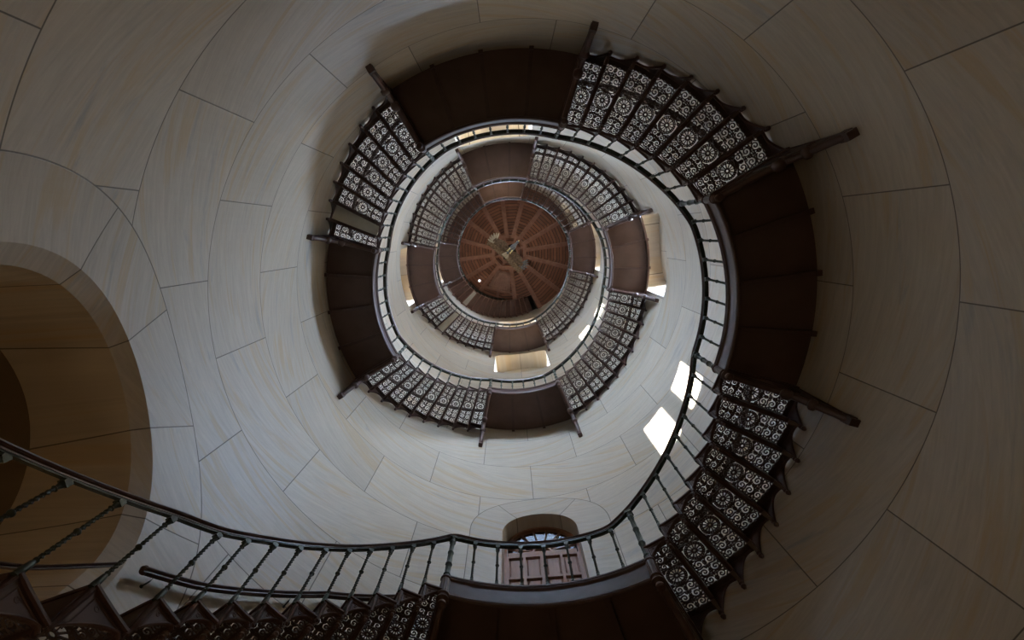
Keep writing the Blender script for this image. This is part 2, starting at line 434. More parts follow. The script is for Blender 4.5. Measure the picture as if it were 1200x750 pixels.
# windows: stone tracery with two arched lights, each with a timber frame and pane
wi = 0
for o in OPEN:
    if o['k'] != 'win': continue
    wi += 1
    F = frame_of(o['az']); D = o['D']
    tr = MB(); N = 14
    zc = o['z0']+(1.35 if o['z0'] > 0 else .95)
    gb, gs = zc-.75, zc+.45          # light bottom and spring
    lh = .30
    # tracery plate: build by columns
    xs = sorted(set([-o['hw'], o['hw']]+[c+lh*math.sin(i/8*math.pi/2) for c in (-.44, .44) for i in range(-8, 9)]+[o['hw']*i/20 for i in range(-20, 21)]))
    for x0, x1 in zip(xs[:-1], xs[1:]):
        if x1-x0 < 1e-5: continue
        xm = (x0+x1)/2; t0, t1 = ztop(o, x0)+.02, ztop(o, x1)+.02
        segs = [((o['z0']-.02,)*2, (t0, t1))]
        for c in (-.44, .44):
            if abs(xm-c) < lh:
                g = lambda x: gs+math.sqrt(max(0, lh*lh-(x-c)**2))
                segs = [((o['z0']-.02,)*2, (gb, gb)), ((g(x0), g(x1)), (t0, t1))]
        for (b0, b1), (u0, u1) in segs:
            y0, y1 = D-.06, D+.02
            v = [(x0, y0, b0), (x1, y0, b1), (x1, y0, u1), (x0, y0, u0), (x0, y1, b0), (x1, y1, b1), (x1, y1, u1), (x0, y1, u0)]
            tr.add(v, [(0, 1, 2, 3), (7, 6, 5, 4), (0, 4, 5, 1), (3, 2, 6, 7), (0, 3, 7, 4), (1, 5, 6, 2)], F)
    wn = struct('window_%d' % wi, tr.mesh('window', M['marble']))
    for c in (-.44, .44):
        fr = MB(); arc = [(c-lh+.001, gb+.001)]+[(c+(lh-.001)*math.cos(math.pi*(1-i/12)), gs+(lh-.001)*math.sin(math.pi*(1-i/12))) for i in range(13)]+[(c+lh-.001, gb+.001)]
        arc2 = [(c+(x-c)*.9, gb+.03+(z-gb)*.95 if z < gs else gs+(z-gs)*.9) for x, z in arc]
        rings = [[tuple(F @ Vector((x, y, z))) for x, z in q] for q, y in ((arc, D-.04), (arc2, D-.04), (arc2, D), (arc, D))]
        m = len(arc)
        rr = [[rings[a][j] for a in range(4)] for j in range(m)]+[[rings[a][0] for a in range(4)]]
        fr.loft(rr, cap=False)
        fo = struct('window_frame', fr.mesh('window_frame', M['framewood']), wn)
        gl = MB(); gl.add([tuple(F @ Vector((x, D-.02, z))) for x, z in arc2], [tuple(range(m))])
        po = link('pane', gl.mesh('pane', M['glass'])); po.parent = fo
    # sky portal just outside the glazing: only guides the sampling of the daylight that comes in here
    pl = bpy.data.lights.new('sky_portal', 'AREA'); pl.shape = 'RECTANGLE'; pl.size = 1.6; pl.size_y = 1.7
    pl.cycles.is_portal = True
    po = bpy.data.objects.new('sky_portal', pl); COL.objects.link(po)
    c = o['az']*D2; po.location = (math.cos(c)*(D+.05), math.sin(c)*(D+.05), zc)
    po.rotation_euler = Vector((-math.cos(c), -math.sin(c), 0)).to_track_quat('-Z', 'Y').to_euler()

# door
def build_door():
    o = OPEN[0]; F = frame_of(o['az']); Y = R+.27; hw = .535; z0 = o['z0']; sp = 6.80
    fr = MB()
    outer = [(-hw, z0)]+[(hw*math.cos(math.pi*(1-i/20)), o['sp']+hw*math.sin(math.pi*(1-i/20))) for i in range(21)]+[(hw, z0)]
    inner = [(x*.93, z0 if z == z0 else o['sp']+(z-o['sp'])*.93) for x, z in outer]
    rr = [[tuple(F @ Vector((a[0], y, a[1]))) for a, y in ((p, Y-.05), (q, Y-.05), (q, Y+.05), (p, Y+.05))] for p, q in zip(outer, inner)]
    fr.loft(rr)
    fr.box(F, -hw*.9, hw*.9, Y-.05, Y+.05, sp-.04, sp+.05)
    d = struct('door_1', fr.mesh('door', M['framewood']))
    # fanlight bars
    fb = MB(); ri = hw*.93+.08
    hub = [[tuple(F @ Vector((q*math.cos(t), y, sp+.05+q*math.sin(t)))) for q, y in ((.12, Y-.03), (.145, Y-.03), (.145, Y+.03), (.12, Y+.03))] for t in [math.pi*i/12 for i in range(13)]]
    fb.loft(hub)
    for i in range(1, 9):
        t = math.pi*i/9; dx, dz = math.cos(t), math.sin(t); nx, nz = -dz*.009, dx*.009
        fb.plate(F, [(dx*.14+nx, sp+.05+dz*.14+nz), (dx*.14-nx, sp+.05+dz*.14-nz), (dx*(ri+.02)-nx, sp+.05+dz*(ri+.02)-nz), (dx*(ri+.02)+nx, sp+.05+dz*(ri+.02)+nz)], Y-.02, Y+.02)
    struct('fanlight', fb.mesh('fanlight', M['framewood']), d)
    g = MB(); g.add([tuple(F @ Vector((x, Y+.015, max(z, sp+.04)))) for x, z in inner], [tuple(range(len(inner)))])
    struct('pane', g.mesh('pane', M['fanglass']), d)
    for sgn in (-1, 1):
        lf = MB(); xa, xb = (0.0005, hw*.95) if sgn > 0 else (-hw*.95, -0.0005)
        lf.box(F, xa, xb, Y-.01, Y+.04, z0, sp-.04)
        wdt = (xb-xa)
        rows = [(sp-.08, sp-.50), (sp-.55, sp-.75), (sp-.80, sp-1.25), (sp-1.30, sp-1.58), (sp-1.63, z0+.06)]
        cols = [(xa+.035, xa+wdt/2-.018), (xa+wdt/2+.018, xb-.035)]
        # stiles and rails stand proud of the recessed panels
        for a, b in ((xa, xa+.035), (xa+wdt/2-.018, xa+wdt/2+.018), (xb-.035, xb)):
            lf.box(F, a, b, Y-.055, Y-.01, z0, sp-.04)
        zz = [sp-.04]+[v for row in rows for v in row]+[z0]
        for u, l in zip(zz[0::2], zz[1::2]): lf.box(F, xa, xb, Y-.053, Y-.01, l, u)
        for (a, b) in cols:
            for (t, l) in rows:
                v = [(a+.012, Y-.01, l+.012), (b-.012, Y-.01, l+.012), (b-.012, Y-.01, t-.012), (a+.012, Y-.01, t-.012),
                     (a+.03, Y-.025, l+.03), (b-.03, Y-.025, l+.03), (b-.03, Y-.025, t-.03), (a+.03, Y-.025, t-.03)]
                lf.add(v, [(4, 5, 6, 7), (0, 1, 5, 4), (1, 2, 6, 5), (2, 3, 7, 6), (3, 0, 4, 7)], F)
        leaf = struct('door_leaf', lf.mesh('door_leaf', M['doorwood']), d)
    hd = MB(); hd.lathe(0, 0, [(.012, 0), (.012, .03), (.03, .04), (.032, .06), (.015, .075)], 10)
    ho = struct('door_handle', hd.mesh('door_handle', M['bronze'], True), d)
    Q = F @ Matrix.Translation((.09, Y-.05, z0+1.05)) @ Matrix.Rotation(math.pi/2, 4, 'X')
    ho.matrix_local = Q
    bk = MB(); bk.box(F, -.6, .6, Y+.055, Y+.07, z0-.02, sp); struct('door_light_stop', bk.mesh('door_light_stop', M['darkroom']), d)  # unseen sheet added to stop light leaking round the leaves
build_door()
# outer wall is cut taller behind the door so sky fills the fanlight
# arch passage end wall
mb = MB(); F = frame_of(173.5); Dq = OPEN[1]['D']
mb.box(F, -1.25, 1.25, Dq, Dq+.08, .1, 4.5); struct('wall_passage', mb.mesh('wall_passage', M['plaster']))

# ------------------------------------------------------------------ ceiling
def build_ceiling():
    mb = MB(); a0, a1 = 62.0, 142.0; rs = 2.46
    rr = [0.02]+[.4*i for i in range(1, 7)]+[rs, 2.9, R+.02]
    rr = [0.02, .6, 1.2, 1.8, rs, R+.02]
    def ring(r0, r1, s, e, z0, z1, n):
        mb.arc(r0, r1, s, e, z0, z1, n)
    ring(0.0, rs, 0, 360, CEIL, CEIL+.30, 96)
    ring(rs, R+.02, a1, a0+360, CEIL, CEIL+.30, 96)
    c = struct('ceiling', mb.mesh('ceiling', M['boards']))
    for i in range(16):
        az = -121.0+22.5*i
        if abs(az-104) < 3: continue
        re = R+.02
        if 62 < az % 360 < 142: re = rs-.02
        b = MB(); F = frame_of(az)
        b.box(F, -.085, .085, .86, re, CEIL-.20, CEIL-.002)
        b.box(F, -.105, .105, .86, re, CEIL-.035, CEIL-.001)
        struct('beam', b.mesh('beam', M['beam']), c)
    # hub ring of timbers and its inner frame
    b = MB(); n = 8
    for i in range(n):
        t0 = (-121+11.25+45*i)*D2; t1 = t0+45*D2
        v = [(math.cos(t)*q, math.sin(t)*q, z) for z in (CEIL-.19, CEIL-.002) for t, q in ((t0, .78), (t1, .78), (t1, .95), (t0, .95))]
        b.add(v, [(0, 1, 2, 3), (7, 6, 5, 4), (0, 4, 5, 1), (1, 5, 6, 2), (2, 6, 7, 3), (3, 7, 4, 0)])
    for i in range(4):
        F = frame_of(-110+90*i); b.box(F, -.42, .42, .36, .46, CEIL-.18, CEIL-.003)
    for i in range(8):
        F = frame_of(-110+45*i); b.box(F, -.05, .05, .44, .84, CEIL-.16, CEIL-.004)
    struct('hub_frame', b.mesh('hub_frame', M['beam']), c)
    b = MB(); v = [P(.40*math.sqrt(2), -65+90*i, CEIL-.02) for i in range(4)]
    b.add([(p[0], p[1], CEIL-.012) for p in v]+[(0, 0, CEIL-.010)], [(0, 1, 4), (1, 2, 4), (2, 3, 4), (3, 0, 4)])
    struct('hub_panel', b.mesh('hub_panel', M['darkroom']), c)
    # hatch between two beams with its frame
    b = MB(); F = frame_of(104)
    b.box(F, -.80, .78, 1.98, 2.08, CEIL-.13, CEIL-.002); b.box(F, -.07, .07, 2.06, 2.44, CEIL-.12, CEIL-.003)
    hf = struct('hatch_frame', b.mesh('hatch_frame', M['beam']), c)
    b = MB()
    for i in range(9):
        x = -.60+.1333*i; s0 = .45+.55*abs(0)
        b.plate(F @ Matrix(((1, 0, 0, 0), (0, 0, 1, 0), (0, 1, 0, 0), (0, 0, 0, 1))), [(x*.55, 1.0), ((x+.125)*.55, 1.0), (x+.125, 1.98), (x, 1.98)], CEIL-.035, CEIL-.002)
    struct('hatch', b.mesh('hatch', M['stairwood2']), c)
    # curb of the stair opening, room above
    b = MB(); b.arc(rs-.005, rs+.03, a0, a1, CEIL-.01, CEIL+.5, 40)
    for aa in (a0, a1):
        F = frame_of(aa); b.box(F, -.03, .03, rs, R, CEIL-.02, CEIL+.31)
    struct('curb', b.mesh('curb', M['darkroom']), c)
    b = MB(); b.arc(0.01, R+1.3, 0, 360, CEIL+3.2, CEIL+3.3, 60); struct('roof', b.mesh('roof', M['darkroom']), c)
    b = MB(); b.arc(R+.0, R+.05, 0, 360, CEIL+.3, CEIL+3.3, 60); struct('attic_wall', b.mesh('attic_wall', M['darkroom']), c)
build_ceiling()
o = link('ceiling_lamp', MB().lathe(0, 0, [(.0001, -.20), (.045, -.185), (.062, -.14), (.045, -.09), (.03, -.05), (.03, 0), (.0001, 0)], 14).mesh('lamp_globe', M['bulb'], True), loc=P(2.08, 136, CEIL))
tag(o, 'small white globe lamp on the wooden ceiling near the stair opening', 'lamp')

# ------------------------------------------------------------------ pierced tread mesh
def pierced(half_deg, r0, r1, name, cell=.0052):
    """iron tread grille between radii r0..r1, centred on azimuth 0, underside at z=0, top at z=.018"""
    r1 = min(r1, 3.185); r2 = RO-.012
    nu = int((r1-r0)/cell); nw = int(2*half_deg*D2*(r0+r1)/2/cell)
    us = np.linspace(0, 1, nu+1); ws = np.linspace(-1, 1, nw+1)
    rho = r0+(r1-r0)*us[:, None]; phi = ws[None, :]*half_deg*D2
    X = rho*np.cos(phi); Y = rho*np.sin(phi)
    L = r1-r0; hw = lambda x: x*math.tan(half_deg*D2)
    iron = np.full(X.shape, 9.0)           # signed distance to iron (neg inside)
    xc = r0+.45*L; hc = hw(xc)-.012
    # rosette
    dx = X-xc; dy = Y; q = np.hypot(dx, dy); t = np.arctan2(dy, dx)
    Rr = hc*.97
    ros = np.full(X.shape, 9.0)
    for rad, wd in ((Rr*.96, .0052), (Rr*.74, .0046), (Rr*.20, .0075)):
        ros = np.minimum(ros, np.abs(q-rad)-wd)
    k = 12
    ta = (t % (2*math.pi/k))-math.pi/k
    spoke = np.abs(q*np.sin(ta))-.0046
    ros = np.minimum(ros, np.where((q > Rr*.2) & (q < Rr*.76), spoke, 9))
    kb = 24; tb = (t % (2*math.pi/kb))-math.pi/kb
    bead = .0060-np.hypot(q*np.cos(tb)-Rr*.85, q*np.sin(tb))
    ros = np.where((q > Rr*.74) & (q < Rr*.96), bead, ros)
    # scrolls
    def spiral(cx, cy, r_, turns, start, sgn):
        tt = np.linspace(0, turns*2*math.pi, 26)
        rr = r_*(1-tt/(turns*2*math.pi)*.86)
        return np.c_[cx+rr*np.cos(start+sgn*tt), cy+rr*np.sin(start+sgn*tt)]
    curves = []
    def region(xa, xb, n):
        st = (xb-xa)/n
        for i in range(n):
            x = xa+st*(i+.5); h = hw(x)-.010
            rad = min(st*.47, h*.47)
            for s in (-1, 1):
                d = 1 if i % 2 else -1
                curves.append(spiral(x, s*(h*.52), rad, 1.45, math.pi/2*s*-1+(.4*d), s*d))
                # leaf tendrils between scrolls
                curves.append(np.array([(x+st*.5, s*.004), (x+st*.42, s*h*.30), (x+st*.5, s*h*.62), (x+st*.46, s*h*.98)]))
                curves.append(np.array([(x-st*.1, s*h*.02), (x+st*.05, s*h*.14), (x+st*.28, s*h*.10)]))
                curves.append(np.array([(x-st*.45, s*h*.98), (x-st*.2, s*h*.86), (x-st*.08, s*h*1.0)]))
                curves.append(np.array([(x+st*.45, s*h*.75), (x+st*.22, s*h*.88), (x+st*.10, s*h*1.0)]))
                curves.append(np.array([(x-st*.42, s*h*.02), (x-st*.30, s*h*.16), (x-st*.44, s*h*.26)]))
    for sx in (-1, 1):
        for s in (-1, 1):
            curves.append(spiral(xc+sx*Rr*.86, s*hw(xc)*.80, Rr*.20, 1.2, math.pi/2*s, s*sx))
            curves.append(np.array([(xc+sx*Rr*.45, s*hw(xc)*.93), (xc+sx*Rr*.7, s*hw(xc)*.99), (xc+sx*Rr*1.0, s*hw(xc)*.93)]))
            curves.append(np.array([(xc+sx*Rr*1.0, s*hw(xc)*.10), (xc+sx*Rr*1.02, s*hw(xc)*.40), (xc+sx*Rr*.9, s*hw(xc)*.60)]))
    region(r0+.012, xc-Rr*.98, 3 if half_deg < 4 else 3)
    region(xc+Rr*.98, r1-.012, 3)
    sc = np.full(X.shape, 9.0)
    for c in curves:
        for (ax, ay), (bx, by) in zip(c[:-1], c[1:]):
            ex, ey = bx-ax, by-ay; l2 = ex*ex+ey*ey+1e-12
            h_ = np.clip(((X-ax)*ex+(Y-ay)*ey)/l2, 0, 1)
            sc = np.minimum(sc, np.hypot(X-ax-h_*ex, Y-ay-h_*ey))
    sc = sc-.0051
    # fine dots inside big leftovers
    iron = np.where(q < Rr*.98, ros, sc)
    edge = np.minimum(np.minimum(rho-r0, r1-rho), (half_deg*D2-np.abs(phi))*rho)
    iron = np.minimum(iron, edge-.008)
    iron = np.minimum(iron, np.where(q > Rr*.9, np.abs(Y)-.0042, 9))
    val = iron
    verts = []; faces = []; vid = {}
    def corner(i, j):
        kk = ('c', i, j)
        if kk not in vid: vid[kk] = len(verts); verts.append((X[i, j], Y[i, j]))
        return vid[kk]
    def cross(i, j, i2, j2):
        kk = (i, j, i2, j2) if (i, j) < (i2, j2) else (i2, j2, i, j)
        if kk not in vid:
            a, b = val[i, j], val[i2, j2]; f_ = a/(a-b)
            vid[kk] = len(verts); verts.append((X[i, j]+(X[i2, j2]-X[i, j])*f_, Y[i, j]+(Y[i2, j2]-Y[i, j])*f_))
        return vid[kk]
    walls = []
    neg = val < 0
    # merge runs of fully solid cells along w to keep the mesh light
    for i in range(nu):
        j = 0
        while j < nw:
            cs = [(i, j), (i+1, j), (i+1, j+1), (i, j+1)]
            ins = [neg[c] for c in cs]
            if all(ins):
                faces.append([corner(*c) for c in cs]); j += 1; continue
            if not any(ins): j += 1; continue
            poly = []; cut = []
            for a in range(4):
                c, d_ = cs[a], cs[(a+1) % 4]
                if ins[a]: poly.append(corner(*c))
                if ins[a] != ins[(a+1) % 4]:
                    v_ = cross(*c, *d_); poly.append(v_); cut.append(v_)
            if sum(ins) == 2 and ins[0] == ins[2]:
                pass
            if len(set(poly)) >= 3: faces.append(poly)
            if len(cut) == 2: walls.append((cut[0], cut[1]))
            elif len(cut) == 4: walls += [(cut[0], cut[1]), (cut[2], cut[3])]
            j += 1
    n = len(verts); TH = .012
    V = [(x, y, 0.0) for x, y in verts]+[(x, y, TH) for x, y in verts]
    Fc = [tuple(f) for f in faces]+[tuple(q_+n for q_ in reversed(f)) for f in faces]
    Fc += [(a, b, b+n, a+n) for a, b in walls]
    mb = MB(); mb.v = V; mb.f = Fc
    mb.arc(r1-.002, r2, -half_deg-.25, half_deg+.25, 0, TH, 3)
    me = bpy.data.meshes.new(name); me.from_pydata(mb.v, [], mb.f); me.materials.append(M['grille'])
    return me

T_STD = pierced(2.42, r+.03, 3.185, 'pierced_tread')
T_NAR = pierced(2.05, r+.03, 3.185, 'pierced_tread_narrow')
T_WID = pierced(3.25, r+.03, 3.185, 'pierced_tread_wide')
def solid_tread(half, mat, name):
    return MB().arc(r+.03, RO-.02, -half, half, 0.0, .018, 3).mesh(name, mat)
T_GREY = solid_tread(2.5, M['greytread'], 'plain_tread')
T_WOOD = solid_tread(2.5, M['stairwood'], 'wooden_tread')

def riser_mesh(mat):
    """plate in the radial plane at azimuth 0; z=0 is the nosing (upper tread top)"""
    mb = MB(); I = Matrix.Identity(4)
    mb.box(I, r+.01, RO, -.007, .007, -RISE, 0)
    # flange beam beneath with rounded lower edge
    prof = [(-.026, -RISE+.002), (-.026, -RISE-.018), (-.016, -RISE-.036), (0, -RISE-.042), (.016, -RISE-.036), (.026, -RISE-.018), (.026, -RISE+.002)]
    mb.loft([[(x, y, z) for y, z in prof] for x in (r+.005, RO+.01)])
    # nosing roll on top
    prof = [(.016, -.018), (.022, -.008), (.016, .002), (-.012, .002), (-.012, -.018)]
    mb.loft([[(x, y, z) for y, z in prof] for x in (r+.01, RO)])
    # wall end: tapering arm and scroll knob resting on the wall
    mb.loft([[(x, y*s, -RISE-.02+z*s-dz) for y, z in ((-.022, -.03), (.022, -.03), (.022, .03), (-.022, .03))] for x, s, dz in ((RO-.10, 1, .0), (RO-.03, .8, .05), (R+.004, .7, .11))])
    mb.lathe(RO+.004, 0, [(.001, -RISE-.20), (.016, -RISE-.19), (.026, -RISE-.165), (.018, -RISE-.14), (.026, -RISE-.12), (.014, -RISE-.03)], 10)
    # pendant at the inner end
    mb.lathe(r+.035, 0, [(.001, -RISE-.105), (.016, -RISE-.098), (.023, -RISE-.078), (.016, -RISE-.06), (.028, -RISE-.052), (.028, -RISE-.044), (.018, -RISE-.03)], 12)
    mb.lathe(r+.085, 0, [(.001, -RISE-.075), (.014, -RISE-.07), (.02, -RISE-.055), (.014, -RISE-.035)], 10)
    return mb.mesh('riser', mat)
RISER = riser_mesh(M['iron'])
RISERW = riser_mesh(M['stairwood2'])

def baluster_mesh():
    mb = MB(); Hh = RAIL+.005
    prof = []
    def tw(t, z):
        a = .42 if (.12 < z < .345) or (.385 < z < .60) else 0
        return 1+a*math.cos(2*(t-z*95))
    z = 0
    pts = [(.001, -.01), (.020, -.01), (.021, .02), (.017, .085), (.012, .10), (.016, .108), (.016, .116)]
    pts += [(.0105, .121+i*.0095) for i in range(24)]
    pts += [(.012, .350), (.019, .358), (.021, .366), (.019, .374), (.012, .382)]
    pts += [(.0105, .386+i*.0095) for i in range(23)]
    pts += [(.012, .606), (.019, .614), (.012, .622), (.013, .632), (.020, .655), (.0225, .668), (.0225, .675)]
    mb.lathe(0, 0, pts, 12, tw)
    mb.box(Matrix.Identity(4), -.022, .022, -.022, .022, .662, Hh)
    return mb.mesh('baluster', M['bronze'], True)
BAL = baluster_mesh()
def newel_mesh():
    mb = MB()
    def fl(t, z): return 1-.10*abs(math.cos(6*t)) if -.01 < z < .74 else 1
    pts = [(.001, -.01), (.034, -.01), (.036, .02), (.030, .05), (.037, .058), (.037, .072), (.028, .09)]
    pts += [(.028, .22), (.035, .228), (.036, .24), (.027, .252), (.026, .42), (.033, .428), (.033, .442), (.025, .452), (.024, .60), (.034, .612), (.034, .628), (.026, .64), (.028, .66), (.038, .69), (.040, .70)]
    mb.lathe(0, 0, pts, 24, fl)
    mb.box(Matrix.Identity(4), -.036, .036, -.036, .036, .680, RAIL+.008)
    return mb.mesh('newel_post', M['bronze'], True)
NEWEL = newel_mesh()
def newel_foot_mesh():
    mb = MB(); n = 24
    # fluted block against the fascia, rings and drop beneath (z=0 is landing level)
    def fl(t, z): return 1-.12*abs(math.cos(6*t)) if -.22 < z < -.02 else 1
    mb.lathe(0, 0, [(.001, .004), (.052, .004), (.054, -.012), (.046, -.022), (.046, -.21), (.056, -.222), (.056, -.24), (.042, -.25), (.040, -.275), (.058, -.29), (.062, -.305), (.050, -.322), (.034, -.332), (.040, -.35), (.044, -.368), (.034, -.388), (.001, -.398)], n, fl)
    return mb.mesh('newel_drop', M['iron'], True)
NFOOT = newel_foot_mesh()

def bracket_mesh():
    """carved console in the radial plane; z=0 = landing level"""
    mb = MB(); I = Matrix.Identity(4)
    top = [(r+.02, -.10), (R+.004, -.10)]
    low = [(R+.004, -1.08), (3.235, -1.08), (3.20, -1.04), (3.175, -.95), (3.12, -.86), (3.06, -.76), (3.03, -.68), (2.99, -.60), (2.93, -.55), (2.88, -.50), (2.80, -.455), (2.68, -.41), (2.55, -.36), (2.46, -.32), (r+.02, -.30)]
    mb.plate(I, top+low, -.030, .030)
    # raised mouldings both sides
    inn = [(r+.05, -.14), (R-.02, -.14), (3.21, -.98), (3.08, -.70), (2.92, -.47), (2.70, -.35), (2.5, -.29), (r+.05, -.25)]
    for s in (-1, 1):
        for a, b in zip(inn, inn[1:]+inn[:1]):
            mb.tube([(a[0], s*.03, a[1]), (b[0], s*.03, b[1])], .009, 6)
        mb.tube([(2.62+.1*math.cos(t)*1.9, s*.032, -.24+.035*math.sin(t*2)) for t in [i*.4 for i in range(12)]], .008, 6)
        mb.tube([(3.04+.07*(1-t/9)*math.cos(t), s*.034, -.42+.07*(1-t/9)*math.sin(t)) for t in [i*.5 for i in range(16)]], .010, 6)
        mb.tube([(3.16+.045*(1-t/9)*math.cos(t), s*.034, -.68+.045*(1-t/9)*math.sin(t)) for t in [i*.5 for i in range(16)]], .008, 6)
    # rounded lower edge (bead rail)
    mb.tube([(x, 0, z) for x, z in low[1:]], .036, 10)
    # volute knob at the elbow
    for cx, cz, rad in ((2.91, -.56, .062), (3.06, -.78, .046)):
        ring = [(cx, y, cz) for y in (-.055, -.04, -.02, .02, .04, .055)]
        mb.tube(ring, [rad*.55, rad*.8, rad, rad, rad*.8, rad*.55], 14)
    # wall foot: stepped block
    mb.box(I, 3.20, R+.004, -.042, .042, -1.12, -1.02); mb.box(I, 3.19, R+.004, -.036, .036, -1.17, -1.13); mb.box(I, 3.215, R+.004, -.030, .030, -1.14, -1.11)
    mb.box(I, r+.02, R+.004, -.045, .045, -.105, -.04)
    return mb.mesh('bracket', M['iron'], True)
BRACKET = bracket_mesh()

# ------------------------------------------------------------------ strings
def string(parent, noses, end, rho, thick, drop0, bulge, name, mat, deco=False):
    """noses: list (angle, z, far angle); sawtooth cheek with an arched lower edge under each tread"""
    mb = MB()
    for k_, (a, z, b) in enumerate(noses):
        n = 12; dn = noses[k_+1][1] if k_+1 < len(noses) else z-RISE
        base_drop = drop0+max(0, abs(z-dn)-RISE-.02) if abs(b-a) > 0 and z > dn else drop0
        rings = []; cap = []
        for i in range(n+1):
            t = i/n; th = a+(b-a)*t
            lo = z-base_drop+(base_drop-.055)*t+bulge*(math.sin(math.pi*t) if rho > 3 else math.sqrt(max(0, 1-(2*t-1)**2)))
            lo = min(lo, z-.03)
            rings.append([P(rho-thick, th, lo), P(rho+thick, th, lo), P(rho+thick, th, z), P(rho-thick, th, z)])
            cap.append((th, lo))
        mb.loft(rings)
        if deco:
            # arch moulding, top ledge and riser bead standing proud of the cheek
            mb.tube([P(rho-thick, th, lo+.008) for th, lo in cap], .009, 6)
            mb.sweep([(rho, a+.0+(b-a)*i/4, z) for i in range(5)], [(-thick-.022, -.004), (thick+.008, -.004), (thick+.008, .012), (-thick-.022, .012)])
            k = (b-a)/abs(b-a)*.35
            mb.tube([P(rho-thick-.002, a+k, z-.012), P(rho-thick-.002, a+k, z-base_drop+.03)], .014, 6)
            k2 = (b-a)
            mb.tube([P(rho-thick, a+k2*.18, z-.028), P(rho-thick, a+k2*.90, z-.028)], .005, 5)
            mb.tube([P(rho-thick, a+k2*.18, z-.028), P(rho-thick, a+k2*.18, z-base_drop+.085)], .005, 5)
            mb.tube([P(rho-thick, a+k2*(.34+.05*math.cos(q)), z-.055+.012*math.sin(q)) for q in [i*math.pi/4 for i in range(9)]], .004, 5)
    return link(name, mb.mesh(name, mat), parent)

# ------------------------------------------------------------------ flights
FLIGHT_WHERE = [
 'cast iron stair flight of eight pierced steps at lower right, above the lowest landing',
 'cast iron stair flight of pierced steps at upper right, casting lacy light on the wall',
 'cast iron stair flight at upper left of the outer turn with one plain grey step',
 'cast iron stair flight of pierced steps at lower left of the outer turn',
 'pierced iron stair flight at lower right of the second turn, flecked with sunlight',
 'pierced iron stair flight at upper right of the second turn',
 'pierced iron stair flight at upper left of the second turn',
 'pierced iron stair flight at lower left of the second turn with one plain grey step',
 'pierced iron stair flight at lower right of the third turn',
 'shadowed iron stair flight at upper right of the innermost turn, beside the ceiling',
 'shadowed iron stair flight at upper left of the innermost turn, beside the ceiling',
 'long dark wooden flight climbing into the opening in the ceiling']
def make_flight(k, noses, label, treadset, riser=RISER, wood=False, deco=False, grey=None, group='flights of the winding stair', name='stair_flight'):
    a0, z0 = noses[0][0], noses[0][1]
    e = thing(name, label, 'stairs', P((r+R)/2, a0, z0-RISE), group)
    for i, (a, z, b) in enumerate(noses):
        span = abs(b-a); mid = (a+b)/2
        me = treadset
        if me is None: me = T_STD if 5.1 < span < 6.5 else (T_NAR if span < 5.1 else T_WID)
        nm = 'tread'
        if grey is not None and i == grey: me = T_GREY
        o = link(nm, me, e, loc=(0, 0, z-.018), rotz=mid*D2)
        if grey is not None and i == grey: o['label'] = 'plain grey tread board'
        ro = link('riser', riser, e, loc=(0, 0, z), rotz=a*D2)
        zn = noses[i+1][1] if (k < 0 and i+1 < len(noses)) else z-RISE
        if k < 0: ro.scale = (1, 1, max(1.0, (z-zn)/RISE))
        if i > 0 or k < 0:
            link('baluster', BAL, e, loc=P(r, a, z), rotz=a*D2)
    imat = M['stairwood2'] if wood else M['iron']
    string(e, noses, None, r, .014, .235, .075, 'inner_string', imat, deco)
    string(e, noses, None, RO, .012, .345, .13, 'outer_string', imat)
    return e

def rail_line():
    """list of (deg, z) for the underside of the main rail"""
    pts = []
    low = LOWER[::-1]
    for a, z, b in low: pts.append((a, z+RAIL))
    for k in range(12):
        a, b = A[k]
        pts.append((a, H[k]+RAIL)); pts.append((b+6.5, H[k]+RAIL)); 
        st = (b-(A[k+1][0] if k < 11 else b-5.2*18))/(NT[k] if k < 11 else 18)
        for i in range(NT[k]): pts.append((b-st*i, H[k]+RISE*(i+1)+RAIL))
    return pts

# nosings below the lowest landing, measured going down
la = [104.28, 109.0, 113.7, 118.4, 122.9, 127.3, 131.9, 136.6, 141.2, 145.8, 150.4, 157.8, 164.8, 171.2, 177.6, 184.0, 190.4]
lz = [4.505, 4.31, 4.12, 3.93, 3.74, 3.55, 3.36, 3.16, 2.97, 2.77, 2.57, 2.30, 2.00, 1.72, 1.44, 1.16, 0.88]
LOWER = [(la[i], lz[i], la[i-1]) for i in range(1, len(la))]      # from the top step down
make_flight(-1, LOWER, 'nearest iron stair flight with saw-toothed side and twisted balusters, along the bottom left', None, deco=True)
for k in range(12):
    b = A[k][1]; n = NT[k]
    end = A[k+1][0] if k < 11 else b-5.2*n
    st = (b-end)/n
    noses = [(b-st*i, H[k]+RISE*(i+1), b-st*(i+1)) for i in range(n)]
    make_flight(k, noses, FLIGHT_WHERE[k], T_WOOD if k == 11 else None, RISERW if k == 11 else RISER, k == 11,
                deco=(k < 4), grey={2: 6, 7: 3, 11: 4}.get(k))

